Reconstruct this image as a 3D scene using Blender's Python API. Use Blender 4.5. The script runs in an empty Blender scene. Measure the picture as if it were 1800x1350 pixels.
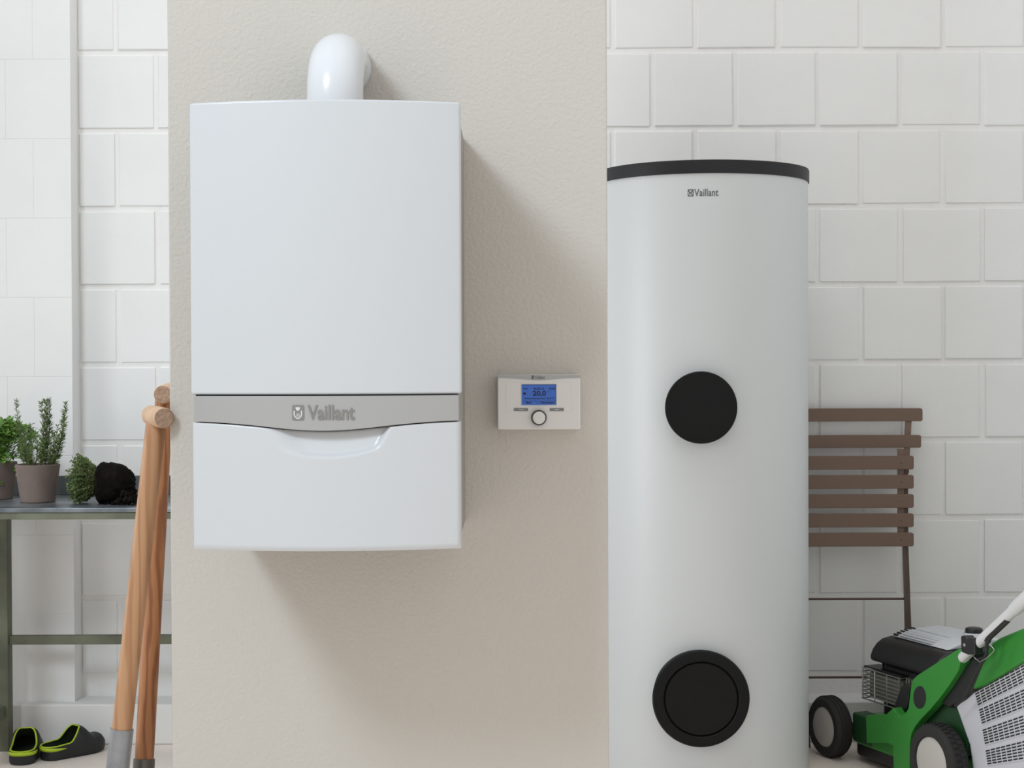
import bpy, bmesh, math, random
from mathutils import Vector, Matrix

# ------------------------------------------------------------------ camera, world, light, exposure
sc = bpy.context.scene
col = sc.collection
FPX = 2900.0                      # focal length in pixels of the 1800 px wide frame
PITCH, ROLL = math.radians(0.75), 0.0038
CAM = Vector((0, 0, 1.13))
FW = Vector((0, math.cos(PITCH), -math.sin(PITCH)))
_r0, _u0 = Vector((1, 0, 0)), Vector((0, math.sin(PITCH), math.cos(PITCH)))
RT = _r0 * math.cos(ROLL) - _u0 * math.sin(ROLL)
UP = _r0 * math.sin(ROLL) + _u0 * math.cos(ROLL)
cd = bpy.data.cameras.new('camera')
cd.sensor_width = 36.0
cd.lens = 36.0 * FPX / 1800.0
cam = bpy.data.objects.new('camera', cd)
m3 = Matrix((RT, UP, -FW)).transposed()
cam.matrix_world = Matrix.Translation(CAM) @ m3.to_4x4()
cd.clip_start = 0.05
col.objects.link(cam)
sc.camera = cam

w = bpy.data.worlds.new('world')
sc.world = w
w.use_nodes = True
bg = w.node_tree.nodes['Background']
bg.inputs[0].default_value = (1.0, 0.982, 0.960, 1)
bg.inputs[1].default_value = 0.83

# daylight: the high side window, plus added fill lamps overhead and low at left
KEY_AND_FILLS = (((-2.36, -0.15, 3.98), (1.05, 1.05), (-0.2, 3.0, 1.2), 122, (0.78, 0.90, 1.0)),
           ((-0.35, 3.75, 4.1), (2.0, 0.9), (0.3, 4.9, 0.8), 27, (0.93, 0.965, 1.0)),  # added overhead lamp for back wall and tank, no roof opening built
           ((-2.36, 3.65, 1.05), (1.0, 1.2), (0.53, 4.45, 0.75), 6.5, (0.90, 0.955, 1.0), 85))  # added low fill lamp aimed at the tank
for c_, s_, t_, e_, rgb_, *spread_deg in KEY_AND_FILLS:
    ld = bpy.data.lights.new('key_fill_lamp', 'AREA')
    ld.shape = 'RECTANGLE'
    ld.size, ld.size_y = s_
    ld.energy = e_
    ld.color = rgb_
    if spread_deg:                      # low fill lamp: spread narrowed to reach the tank and spare the pier
        ld.spread = math.radians(spread_deg[0])
    lo = bpy.data.objects.new('key_fill_lamp', ld)
    lo.location = c_
    lo.rotation_euler = (Vector(t_) - Vector(c_)).to_track_quat('-Z', 'Y').to_euler()
    col.objects.link(lo)

vs = sc.view_settings
vs.view_transform = 'Standard'
vs.look = 'None'
vs.gamma = 1.0
vs.use_curve_mapping = False
vs.exposure = -0.06


# ------------------------------------------------------------------ helpers
def ray(px, py):
    return FW + RT * ((px - 900) / FPX) + UP * ((675 - py) / FPX)


def P(px, py, Y):                 # point of the place at distance Y that shows at this pixel
    d = ray(px, py)
    return CAM + d * (Y / d.y)


def PZ(px, py, z):                # point on the horizontal plane z
    d = ray(px, py)
    return CAM + d * ((z - CAM.z) / d.z)


def s2l(c):
    return tuple(((v / 255) / 12.92 if v / 255 <= 0.04045 else ((v / 255 + 0.055) / 1.055) ** 2.4) for v in c)


def mat(name, rgb, rough=0.5, metal=0.0, bump=0.0, bscale=60, vary=0.0, vscale=8, stretch=(1, 1, 1), spec=0.5,
        emit=None, estr=0.0, vary_rgb=None):
    m = bpy.data.materials.new(name)
    m.use_nodes = True
    nt = m.node_tree
    b = nt.nodes['Principled BSDF']
    c = s2l(rgb)
    b.inputs['Base Color'].default_value = (*c, 1)
    b.inputs['Roughness'].default_value = rough
    b.inputs['Metallic'].default_value = metal
    b.inputs['Specular IOR Level'].default_value = spec
    if emit:
        b.inputs['Emission Color'].default_value = (*s2l(emit), 1)
        b.inputs['Emission Strength'].default_value = estr
    if bump or vary:
        tc = nt.nodes.new('ShaderNodeTexCoord')
        mp = nt.nodes.new('ShaderNodeMapping')
        mp.inputs['Scale'].default_value = stretch
        nt.links.new(tc.outputs['Object'], mp.inputs['Vector'])
    if vary:
        n = nt.nodes.new('ShaderNodeTexNoise')
        n.inputs['Scale'].default_value = vscale
        n.inputs['Detail'].default_value = 5
        nt.links.new(mp.outputs[0], n.inputs['Vector'])
        rp = nt.nodes.new('ShaderNodeValToRGB')
        lo_, hi_ = (vary_rgb, rgb) if vary_rgb else (tuple(v * (1 - vary) for v in rgb), tuple(min(255, v * (1 + vary)) for v in rgb))
        rp.color_ramp.elements[0].position = 0.32
        rp.color_ramp.elements[1].position = 0.68
        rp.color_ramp.elements[0].color = (*s2l(lo_), 1)
        rp.color_ramp.elements[1].color = (*s2l(hi_), 1)
        nt.links.new(n.outputs['Fac'], rp.inputs['Fac'])
        nt.links.new(rp.outputs['Color'], b.inputs['Base Color'])
    if bump:
        n2 = nt.nodes.new('ShaderNodeTexNoise')
        n2.inputs['Scale'].default_value = bscale
        n2.inputs['Detail'].default_value = 4
        nt.links.new(mp.outputs[0], n2.inputs['Vector'])
        bp = nt.nodes.new('ShaderNodeBump')
        bp.inputs['Strength'].default_value = bump
        bp.inputs['Distance'].default_value = 0.003
        nt.links.new(n2.outputs['Fac'], bp.inputs['Height'])
        nt.links.new(bp.outputs['Normal'], b.inputs['Normal'])
    return m


def wood_mat(name, base, dark, scale=26, axis_tilt=0.0):
    m = bpy.data.materials.new(name)
    m.use_nodes = True
    nt = m.node_tree
    b = nt.nodes['Principled BSDF']
    b.inputs['Roughness'].default_value = 0.5
    tc = nt.nodes.new('ShaderNodeTexCoord')
    mp = nt.nodes.new('ShaderNodeMapping')
    mp.inputs['Scale'].default_value = (1, 1, 0.10)
    mp.inputs['Rotation'].default_value = (0, axis_tilt, 0)
    nt.links.new(tc.outputs['Object'], mp.inputs['Vector'])
    wv = nt.nodes.new('ShaderNodeTexWave')
    wv.wave_type = 'BANDS'
    wv.bands_direction = 'X'
    wv.inputs['Scale'].default_value = scale
    wv.inputs['Distortion'].default_value = 9.0
    wv.inputs['Detail'].default_value = 3.0
    wv.inputs['Detail Scale'].default_value = 1.2
    nt.links.new(mp.outputs[0], wv.inputs['Vector'])
    rp = nt.nodes.new('ShaderNodeValToRGB')
    rp.color_ramp.elements[0].color = (*s2l(dark), 1)
    rp.color_ramp.elements[1].color = (*s2l(base), 1)
    rp.color_ramp.elements[0].position = 0.0
    rp.color_ramp.elements[1].position = 0.55
    nt.links.new(wv.outputs['Fac'], rp.inputs['Fac'])
    nt.links.new(rp.outputs['Color'], b.inputs['Base Color'])
    return m


M = {}
M['brick'] = mat('white_painted_block', (226, 226, 225), 0.6, bump=0.15, bscale=55, vary=0.008, vscale=5)
M['mortar'] = mat('white_painted_mortar', (229, 228, 226), 0.65, bump=0.55, bscale=70)
M['plaster'] = mat('greige_textured_plaster', (201, 196, 188), 0.75, bump=0.6, bscale=130)
M['floor'] = mat('pale_beige_screed', (238, 227, 217), 0.55, vary=0.03, vscale=5, bump=0.08, bscale=40)
M['room'] = mat('white_room_paint', (225, 224, 222), 0.7, bump=0.1)
M['enamel'] = mat('white_enamel', (205, 208, 211), 0.28)
M['inner'] = mat('dark_gap', (90, 92, 95), 0.7)
M['silver'] = mat('brushed_silver', (176, 176, 175), 0.42, metal=0.35, bump=0.04, bscale=300, stretch=(1, 1, 12))
M['emboss'] = mat('embossed_grey', (140, 139, 136), 0.4, metal=0.4)
M['emboss_light'] = mat('embossed_light', (214, 215, 214), 0.4)
M['pvc'] = mat('white_pipe', (222, 224, 227), 0.22)
M['tank'] = mat('tank_white', (208, 212, 214), 0.42)
M['anthracite'] = mat('anthracite_plastic', (33, 33, 36), 0.5, spec=0.35, bump=0.05, bscale=300)
M['capblack'] = mat('black_foam_cap', (15, 15, 16), 0.65, spec=0.25, bump=0.1, bscale=300)
M['print'] = mat('print_grey', (96, 98, 101), 0.6)
M['printlight'] = mat('print_light', (200, 203, 205), 0.6)
M['unit'] = mat('controller_white', (222, 220, 217), 0.4)
M['unit_silver'] = mat('controller_silver', (168, 170, 170), 0.4, metal=0.4)
M['button'] = mat('button_grey', (120, 123, 122), 0.45)
M['ring'] = mat('knob_ring_dark', (62, 64, 66), 0.4)
M['lcd'] = mat('blue_backlit_screen', (30, 70, 150), 0.25, emit=(58, 108, 186), estr=0.34)
M['lcd_ink'] = mat('screen_ink', (10, 22, 62), 0.5)
M['bistro'] = mat('taupe_lacquer', (112, 90, 76), 0.5, bump=0.05, bscale=120)
M['bistro_dark'] = mat('brown_steel', (84, 66, 57), 0.45)
M['zinc'] = mat('zinc_sheet', (150, 156, 163), 0.38, metal=0.75, vary_rgb=(88, 95, 100), vary=0.3, vscale=9, bump=0.1, bscale=14)
M['upstand'] = mat('dull_dark_zinc', (88, 92, 92), 0.5, metal=0.4, vary=0.12, vscale=9)
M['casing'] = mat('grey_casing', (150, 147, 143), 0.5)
M['tablegreen'] = mat('weathered_olive_paint', (92, 95, 78), 0.6, vary=0.14, vscale=10, bump=0.2, bscale=50)
M['clay'] = mat('grey_brown_clay', (108, 94, 87), 0.8, vary=0.08, vscale=14, bump=0.15, bscale=90)
M['soil'] = mat('dark_soil', (15, 12, 10), 0.95, spec=0.1, vary=0.4, vscale=40, bump=1.0, bscale=90)
M['rosemary'] = mat('rosemary_green', (104, 126, 66), 0.6, vary_rgb=(56, 80, 34), vary=0.3, vscale=60)
M['parsley'] = mat('parsley_green', (118, 155, 68), 0.55, vary_rgb=(62, 104, 36), vary=0.3, vscale=40)
M['thyme'] = mat('thyme_green', (112, 132, 72), 0.6, vary_rgb=(56, 82, 40), vary=0.3, vscale=40)
M['twig'] = mat('twig_brown', (88, 84, 56), 0.8)
M['wood'] = wood_mat('ash_wood', (186, 142, 104), (166, 120, 84), 16)
M['wood2'] = wood_mat('reddish_ash_wood', (172, 116, 74), (136, 84, 50), 18)
M['endgrain'] = mat('wood_end_grain', (166, 138, 116), 0.75, vary=0.10, vscale=160, bump=0.1, bscale=200)
M['grip'] = mat('pale_wood_grip', (204, 170, 138), 0.55, vary=0.05, vscale=30, stretch=(1, 1, 1))
M['steel'] = mat('grey_steel_socket', (150, 152, 156), 0.35, metal=0.7, vary=0.08, vscale=20)
M['oldsteel'] = mat('dark_steel_socket', (104, 100, 94), 0.45, metal=0.6, vary=0.1, vscale=20)
M['clog'] = mat('black_clog_rubber', (26, 27, 29), 0.55, bump=0.05, bscale=200)
M['cloglining'] = mat('dark_green_lining', (34, 48, 30), 0.8)
M['lime'] = mat('lime_rubber', (172, 196, 38), 0.5)
M['mgreen'] = mat('mower_green', (46, 130, 46), 0.38)
M['mdark'] = mat('mower_dark_green', (26, 66, 34), 0.5)
M['mblack'] = mat('mower_black', (28, 28, 29), 0.38)
M['tyre'] = mat('tyre_black', (32, 31, 30), 0.75)
M['hub'] = mat('hub_grey', (178, 174, 168), 0.55)
M['mgrey'] = mat('mower_light_grey', (200, 203, 208), 0.45)
M['bag'] = mat('catcher_grey', (188, 188, 194), 0.5)
M['slot'] = mat('slot_dark', (26, 26, 27), 0.7)
M['tube'] = mat('handle_white', (206, 206, 206), 0.35)
M['chrome'] = mat('bright_wire', (190, 190, 186), 0.3, metal=0.9)
M['fin'] = mat('cast_alloy_fin', (150, 150, 140), 0.5, metal=0.5)

ROOT = {}


def empty(name, loc, label, cat, rz=0.0, group=None):
    o = bpy.data.objects.new(name, None)
    o.empty_display_size = 0.05
    o.location = loc
    o.rotation_euler = (0, 0, rz)
    o['label'] = label
    o['category'] = cat
    if group:
        o['group'] = group
    col.objects.link(o)
    ROOT[o.name] = Matrix.Translation(Vector(loc)) @ Matrix.Rotation(rz, 4, 'Z')
    return o


def tag(o, label, cat, group=None):
    o['label'] = label
    o['category'] = cat
    if group:
        o['group'] = group
    return o


def obj(name, bm, m, parent=None, local=False, smooth=35, label=None, recalc=True):
    """one mesh object; coordinates are of the place unless local"""
    if recalc:
        bmesh.ops.recalc_face_normals(bm, faces=bm.faces[:])
    mx = ROOT.get(parent.name) if parent is not None else None
    if mx is not None and not local:
        bm.transform(mx.inverted())
    me = bpy.data.meshes.new(name)
    bm.to_mesh(me)
    bm.free()
    if smooth:
        me.polygons.foreach_set('use_smooth', [True] * len(me.polygons))
        me.set_sharp_from_angle(angle=math.radians(smooth))
    for mm in (m if isinstance(m, (list, tuple)) else [m]):
        me.materials.append(M[mm])
    o = bpy.data.objects.new(name, me)
    if parent is not None:
        o.parent = parent
        ROOT[o.name] = ROOT.get(parent.name, Matrix.Identity(4))
    else:
        ROOT[o.name] = Matrix.Identity(4)
    if label:
        o['label'] = label
    if smooth and smooth < 60:
        wn = o.modifiers.new('normals', 'WEIGHTED_NORMAL')
        wn.keep_sharp = True
    col.objects.link(o)
    return o


def bevel_all(bm, off, seg=2, ang=30):
    es = [e for e in bm.edges if len(e.link_faces) == 2 and e.calc_face_angle(0) > math.radians(ang)]
    if es:
        bmesh.ops.bevel(bm, geom=es, offset=off, segments=seg, profile=0.5, affect='EDGES', clamp_overlap=True)


def box_bm(x0, x1, y0, y1, z0, z1, bev=0.0, seg=2, bm=None):
    b = bmesh.new()
    v = [b.verts.new((x, y, z)) for z in (z0, z1) for y in (y0, y1) for x in (x0, x1)]
    for f in ((0, 2, 3, 1), (4, 5, 7, 6), (0, 1, 5, 4), (2, 6, 7, 3), (0, 4, 6, 2), (1, 3, 7, 5)):
        b.faces.new([v[i] for i in f])
    bmesh.ops.recalc_face_normals(b, faces=b.faces[:])
    if bev:
        bevel_all(b, bev, seg)
    return merge(bm, b) if bm is not None else b


def merge(a, b):
    me = bpy.data.meshes.new('tmp')
    b.to_mesh(me)
    b.free()
    a.from_mesh(me)
    bpy.data.meshes.remove(me)
    return a


def prism_bm(pts, vec, bev=0.0, seg=2):
    """closed polygon of 3-D points pushed along vec"""
    b = bmesh.new()
    vec = Vector(vec)
    a = [b.verts.new(Vector(p)) for p in pts]
    c = [b.verts.new(Vector(p) + vec) for p in pts]
    n = len(pts)
    b.faces.new(a)
    b.faces.new(c[::-1])
    for i in range(n):
        b.faces.new((a[i], c[i], c[(i + 1) % n], a[(i + 1) % n]))
    bmesh.ops.recalc_face_normals(b, faces=b.faces[:])
    if bev:
        bevel_all(b, bev, seg)
    return b


def frame_for(d):
    d = d.normalized()
    u = d.cross(Vector((0, 0, 1)))
    if u.length < 1e-3:
        u = d.cross(Vector((0, 1, 0)))
    u.normalize()
    return u, d.cross(u).normalized()


def tube_bm(path, rad, n=12, bm=None, flat=None, cap=True):
    """tube along points; rad a number or list; flat=(a,b,uvec) gives a flat bar cross section"""
    b = bmesh.new()
    path = [Vector(p) for p in path]
    rings = []
    u = None
    for i, p in enumerate(path):
        d = (path[min(i + 1, len(path) - 1)] - path[max(i - 1, 0)]).normalized()
        if u is None:
            u, v = frame_for(d)
        else:
            u = (u - d * u.dot(d)).normalized()
            v = d.cross(u)
        r = rad[i] if isinstance(rad, (list, tuple)) else rad
        if flat:
            uu = Vector(flat[2])
            uu = (uu - d * uu.dot(d)).normalized()
            vv = d.cross(uu)
            ring = [p + uu * sx * flat[0] + vv * sy * flat[1] for sx, sy in ((-1, -1), (1, -1), (1, 1), (-1, 1))]
        else:
            ring = [p + (u * math.cos(t) + v * math.sin(t)) * r for t in [2 * math.pi * k / n for k in range(n)]]
        rings.append([b.verts.new(q) for q in ring])
    k = len(rings[0])
    for a, c in zip(rings, rings[1:]):
        for i in range(k):
            b.faces.new((a[i], a[(i + 1) % k], c[(i + 1) % k], c[i]))
    if cap:
        b.faces.new(rings[0][::-1])
        b.faces.new(rings[-1])
    return merge(bm, b) if bm is not None else b


def lathe_bm(prof, origin, axis, n=48, bm=None):
    """profile of (radius, height along axis) turned about axis"""
    b = bmesh.new()
    ax = Vector(axis).normalized()
    u, v = frame_for(ax)
    o = Vector(origin)
    rings = []
    for r, h in prof:
        if r <= 1e-6:
            rings.append([b.verts.new(o + ax * h)])
        else:
            rings.append([b.verts.new(o + ax * h + (u * math.cos(2 * math.pi * k / n) + v * math.sin(2 * math.pi * k / n)) * r) for k in range(n)])
    for a, c in zip(rings, rings[1:]):
        for i in range(n):
            j = (i + 1) % n
            if len(a) == 1 and len(c) == 1:
                continue
            if len(a) == 1:
                b.faces.new((a[0], c[i], c[j]))
            elif len(c) == 1:
                b.faces.new((a[i], a[j], c[0]))
            else:
                b.faces.new((a[i], a[j], c[j], c[i]))
    return merge(bm, b) if bm is not None else b


def text_bm(s, box, depth, warp, boldness=0.0):
    """lettering fitted to box (x0,x1,z0,z1), pushed out by depth; warp(x, z, t) -> point of the place"""
    cu = bpy.data.curves.new('t', 'FONT')
    cu.body = s
    cu.extrude = 0.02
    cu.offset = boldness
    cu.resolution_u = 4
    t = bpy.data.objects.new('t', cu)
    col.objects.link(t)
    bpy.context.view_layer.update()
    me = bpy.data.meshes.new_from_object(t.evaluated_get(bpy.context.evaluated_depsgraph_get()))
    b = bmesh.new()
    b.from_mesh(me)
    bpy.data.objects.remove(t)
    bpy.data.curves.remove(cu)
    bpy.data.meshes.remove(me)
    xs = [v.co.x for v in b.verts]
    ys = [v.co.y for v in b.verts]
    x0, x1, y0, y1 = min(xs), max(xs), min(ys), max(ys)
    for v in b.verts:
        fx = (v.co.x - x0) / (x1 - x0)
        fz = (v.co.y - y0) / (y1 - y0)
        v.co = warp(box[0] + fx * (box[1] - box[0]), box[2] + fz * (box[3] - box[2]), depth if v.co.z > 0 else -0.0004)
    return b


def plate_bm(pts2, depth, warp, back=-0.0004, bm=None):
    b = bmesh.new()
    a = [b.verts.new(warp(x, z, depth)) for x, z in pts2]
    c = [b.verts.new(warp(x, z, back)) for x, z in pts2]
    n = len(a)
    b.faces.new(a)
    b.faces.new(c[::-1])
    for i in range(n):
        b.faces.new((a[i], a[(i + 1) % n], c[(i + 1) % n], c[i]))
    return merge(bm, b) if bm is not None else b


def ell(cx, cz, rx, rz, n=24, a0=0, a1=360):
    return [(cx + rx * math.cos(math.radians(a0 + (a1 - a0) * k / n)), cz + rz * math.sin(math.radians(a0 + (a1 - a0) * k / n)))
            for k in range(n + (0 if a1 - a0 == 360 else 1))]


def arc_band(cx, cz, rx, rz, wd, a0, a1, n=14):
    o = ell(cx, cz, rx, rz, n, a0, a1)
    i = ell(cx, cz, rx - wd, rz - wd, n, a0, a1)
    return o + i[::-1]


def rrect(x0, x1, z0, z1, r, n=4):
    p = []
    for cx, cz, a in ((x1 - r, z1 - r, 0), (x0 + r, z1 - r, 90), (x0 + r, z0 + r, 180), (x1 - r, z0 + r, 270)):
        for k in range(n + 1):
            t = math.radians(a + 90 * k / n)
            p.append((cx + r * math.cos(t), cz + r * math.sin(t)))
    return p


def smooth01(t):
    t = max(0.0, min(1.0, t))
    return t * t * (3 - 2 * t)


def emblem(parent, box, depth, warp, dark, light):
    """rounded square badge with an oval of pale crescents and a pale cap inside"""
    x0, x1, z0, z1 = box
    W, H = x1 - x0, z1 - z0
    e = obj('badge', plate_bm(rrect(x0, x1, z0, z1, W * 0.12), depth, warp), dark, parent)
    b = bmesh.new()
    cx, cz = x0 + W * 0.49, z0 + H * 0.46
    d2, bk = depth + 0.0005, depth - 0.0003
    for a0, a1 in ((150, 235), (305, 390), (240, 300)):
        plate_bm(arc_band(cx, cz, W * 0.37, H * 0.38, W * 0.10, a0, a1), d2, warp, bk, b)
    plate_bm([(cx - W * .2, z0 + H * .86), (cx + W * .2, z0 + H * .86), (cx + W * .16, z0 + H * .70), (cx + W * .06, z0 + H * .63), (cx - W * .06, z0 + H * .63), (cx - W * .16, z0 + H * .70)], d2, warp, bk, b)
    for dx in (-0.06, 0.1):
        plate_bm([(cx + W * (dx - .04), z0 + H * .22), (cx + W * (dx + .04), z0 + H * .22), (cx + W * (dx + .03), z0 + H * .44), (cx + W * (dx - .03), z0 + H * .44)], d2, warp, bk, b)
    obj('badge_mark', b, light, e)


# ------------------------------------------------------------------ the setting
YW = 5.0                                      # face of the blocks of the back wall
PX = 1.0 / 580.0
fl = obj('floor', box_bm(-2.6, 3.2, -1.0, 5.2, -0.1, 0.0), 'floor', smooth=0)
fl['kind'] = 'structure'
fl['label'] = 'pale beige screed floor'
wall = obj('wall_back', box_bm(-2.44, 3.2, YW + 0.0038, YW + 0.2, 0.0, 4.2), 'mortar', smooth=0)
wall['kind'] = 'structure'
wall['label'] = 'white painted block wall at the back'

random.seed(4)
PITX, PITZ = 145.0 * PX, 136.9 * PX
JW = 0.0155
zj0 = P(1500, 225, YW).z                        # a bed joint
xa = P(1437, 400, YW).x                         # perpends of one course, xb of the next
xb = P(1513, 560, YW).x
pier_x = P(139, 600, YW).x
variants = []
for k in range(5):
    b = box_bm(-(PITX - JW) / 2, (PITX - JW) / 2, 0, 0.03, -(PITZ - JW) / 2, (PITZ - JW) / 2, 0.003, 2)
    for v in b.verts:
        if v.co.y < 0.01:
            v.co.x += random.uniform(-.0014, .0014)
            v.co.z += random.uniform(-.0014, .0014)
    bo = obj('block', b, 'brick', wall, local=True, smooth=0)
    variants.append(bo)
used = [False] * 5


def place_block(mesh_i, x, y, z, rot=0.0):
    if not used[mesh_i]:
        o = variants[mesh_i]
        used[mesh_i] = True
    else:
        o = variants[mesh_i].copy()
        col.objects.link(o)
        o.parent = wall
    o.location = (x, y, z)
    o.rotation_euler = (0, rot, 0)


z = zj0
while z - PITZ > 0.11:
    z -= PITZ
row = 0
k0 = round((zj0 - z) / PITZ)
while z < 2.45:
    cz = z + PITZ / 2
    kk = row - k0                                # 0: course just above the joint at zj0
    base = xa if kk % 2 == 0 else xb
    if z < 0.125:                                # lowest course is cut by the plinth
        pass
    n = -14
    while n < 9:
        xl = base + n * PITX
        xr = xl + PITX
        n += 1
        if xr < pier_x + 0.03 or xr > 1.94:
            continue
        jit = random.uniform(-.002, .002)
        dy = random.uniform(-.0015, .0015)
        if xl < pier_x or z < 0.115:
            a, c = max(xl + JW / 2, pier_x + .004) + jit, xr - JW / 2 + jit
            zb = max(z + JW / 2, 0.121)
            b = box_bm(a, c, YW + dy, YW + .03 + dy, zb, z + PITZ - JW / 2, 0.003, 2)
            obj('block', b, 'brick', wall, smooth=0)
        else:
            place_block(random.randrange(5), (xl + xr) / 2 + jit, YW + dy, cz + random.uniform(-.001, .001), random.uniform(-.002, .002))
    z += PITZ
    row += 1

# pier at the left, painted blocks with nearly filled joints
YP = 4.92
pier_r = P(128, 600, YP).x
pier = obj('wall_pier', box_bm(-2.44, pier_r - .001, YP + 0.0010, YW + 0.01, 0.0, 4.2, 0.003), 'brick')
pier['kind'] = 'structure'
pier['label'] = 'smooth white painted pier at the left of the block wall'
zz = P(40, 523, YP).z
while zz - PITZ > 0.15:
    zz -= PITZ
r = 0
while zz < 2.4:
    edges = [pier_r, P(60 if r % 2 else 12, 500, YP).x]
    while edges[-1] > -2.0:
        edges.append(edges[-1] - PITX)
    for e1, e0 in zip(edges, edges[1:]):
        g = 0.0005
        obj('block', box_bm(e0 + g, e1 - (g if e1 != pier_r else 0.002), YP, YP + 0.004, zz + g, zz + PITZ - g, 0.0006, 1), 'brick', pier, smooth=0)
    zz += PITZ
    r += 1

bb = obj('baseboard_back', box_bm(-2.44, 1.949, 4.88, YW + .02, 0, 0.1205, 0.006, 3), 'room')
bb['kind'] = 'structure'
bb['label'] = 'white painted plinth step along the foot of the block wall'

YF = 3.07                                       # face of the partition
pl, pr = P(298, 700, YF).x, P(1068.5, 700, YF).x
part = obj('wall_partition', box_bm(pl, pr, YF, YF + 0.16, 0.0, 4.2, 0.004, 2), 'plaster')
part['kind'] = 'structure'
part['label'] = 'greige textured plaster partition carrying the boiler'

# side wall with the high window the daylight comes through
b = bmesh.new()
WX0, WX1 = -2.55, -2.45
for y0_, y1_, z0_, z1_ in ((-1.0, 5.2, 4.65, 4.9), (-1.0, -0.8, 0, 4.65), (-0.8, 0.5, 0, 3.3), (0.5, 3.15, 0, 4.65), (3.15, 4.55, 0, 0.55), (3.15, 4.55, 1.95, 4.65), (4.55, 5.2, 0, 4.65)):
    box_bm(WX0, WX1, y0_, y1_, z0_, z1_, bm=b)
wl = obj('wall_left', b, 'room', smooth=0)
wl['kind'] = 'structure'
wl['label'] = 'white side wall with a high window opening and an added opening for the low lamp'

wr = obj('wall_right', box_bm(1.95, 2.05, 2.4, 5.0, 0, 4.2), 'room', smooth=0)  # unseen wall added to keep ambient light off the right side
wr['kind'] = 'structure'
wr['label'] = 'unseen white side wall at the right, added to block light'

# ------------------------------------------------------------------ boiler
YC, BUL = 2.68, 0.037                           # front corners, bulge of the front
xl, xr = P(335, 560, YC).x, P(810.5, 560, YC).x
xm, hw = (xl + xr) / 2, (xr - xl) / 2
zt, zb = P(572, 180.5, YC).z, P(572, 965, YC).z


def yfr(x):
    t = (x - xm) / hw
    return YC - BUL * (1 - t * t)


def slab(x0, x1, yback, ztop, zbot, n=40, bev=0.003, off=0.0):
    b = bmesh.new()
    cols = []
    for i in range(n + 1):
        x = x0 + (x1 - x0) * i / n
        y = yfr(x) + off
        cols.append([b.verts.new((x, y, ztop(x))), b.verts.new((x, y, zbot(x))), b.verts.new((x, yback, zbot(x))), b.verts.new((x, yback, ztop(x)))])
    for a, c in zip(cols, cols[1:]):
        for i in range(4):
            b.faces.new((a[i], a[(i + 1) % 4], c[(i + 1) % 4], c[i]))
    b.faces.new(cols[0][::-1])
    b.faces.new(cols[-1])
    bmesh.ops.recalc_face_normals(b, faces=b.faces[:])
    if bev:
        bevel_all(b, bev, 3, 50)
    return b


boiler = empty('gas_boiler', (xm, YF, zb), 'white wall-hung boiler with a silver band across its bowed front', 'boiler')
YS = YC + 0.035
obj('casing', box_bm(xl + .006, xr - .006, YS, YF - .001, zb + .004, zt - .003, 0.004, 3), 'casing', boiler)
z_band_t = P(572, 694, YC).z
z_band_e = P(572, 740, YC).z                    # ends of the band
z_band_m = P(572, 757.5, YC - BUL).z            # middle of the band


def band_bot(x):
    t = (x - xm) / hw
    s = math.exp(-(t * 1.75) ** 2)
    s1 = math.exp(-(1.75) ** 2)
    return z_band_e + (z_band_m - z_band_e) * (s - s1) / (1 - s1)


obj('front_panel', slab(xl, xr, YS, lambda x: zt, lambda x: z_band_t + .0012, bev=.004), 'enamel', boiler)
obj('inner_frame', slab(xl + .006, xr - .006, YS - .001, lambda x: z_band_t + .004, lambda x: band_bot(x) + .002, bev=0, off=.010), 'inner', boiler)
band = obj('silver_band', slab(xl + .0045, xr - .0045, YS - .002, lambda x: z_band_t - .0012, band_bot, n=60, bev=.0012, off=-.0015), 'silver', boiler)


def wband(x, z, t):
    return Vector((x, yfr(x) - .0015 - t, z))


def bx(px, py):
    p = P(px, py, YC - BUL)
    return p.x, p.z


ax0, az1 = bx(541, 712)
ax1, az0 = bx(623.5, 738)
obj('lettering', text_bm('Vaillant', (ax0, ax1, az0, az1), 0.0016, wband, 0.016), 'emboss', band, label='raised grey brand lettering')
ex0, ez1 = bx(513.5, 712)
ex1, ez0 = bx(534.5, 738.5)
emblem(band, (ex0, ex1, ez0, ez1), 0.0014, wband, 'emboss', 'emboss_light')

# lower flap with the grip hollow
b = bmesh.new()
NX, NZ = 120, 60
z_sc = P(572, 806, YC - BUL).z
xs_c = P(575, 780, YC - BUL).x
grid = []
fx0, fx1 = xl + .0015, xr - .0015
for j in range(NZ + 1):
    rowv = []
    for i in range(NX + 1):
        x = fx0 + (fx1 - fx0) * i / NX
        zt_ = band_bot(x) - .0016
        t = (j / NZ) ** 1.5                      # finer rows near the top
        zz = zt_ + (zb - zt_) * t
        edge = min(x - fx0, fx1 - x, zz - zb, (zt_ - zz) + .0006)
        y = yfr(x)
        rr = 0.004
        if edge < rr:
            y += rr - math.sqrt(max(0, rr * rr - (rr - edge) ** 2))
        # hollow
        dx = abs(x - xs_c)
        zl = z_sc + 0.016 * (dx / 0.087) ** 2     # its lower rim
        hwid = 0.083 + 0.54 * (zz - (z_sc + .0147))  # half width, wider at the top
        up_ = smooth01((zz - zl) / 0.009) * 0.35 + 0.65 * smooth01((zz - zl) / 0.050)
        side = smooth01((hwid - dx) / (0.010 if x > xs_c else 0.050))
        y += 0.019 * up_ * side
        rowv.append(b.verts.new((x, y, zz)))
    grid.append(rowv)
for j in range(NZ):
    for i in range(NX):
        b.faces.new((grid[j][i], grid[j + 1][i], grid[j + 1][i + 1], grid[j][i + 1]))
loop = grid[0][:] + [grid[j][NX] for j in range(1, NZ + 1)] + grid[NZ][NX - 1::-1] + [grid[j][0] for j in range(NZ - 1, 0, -1)]
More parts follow.
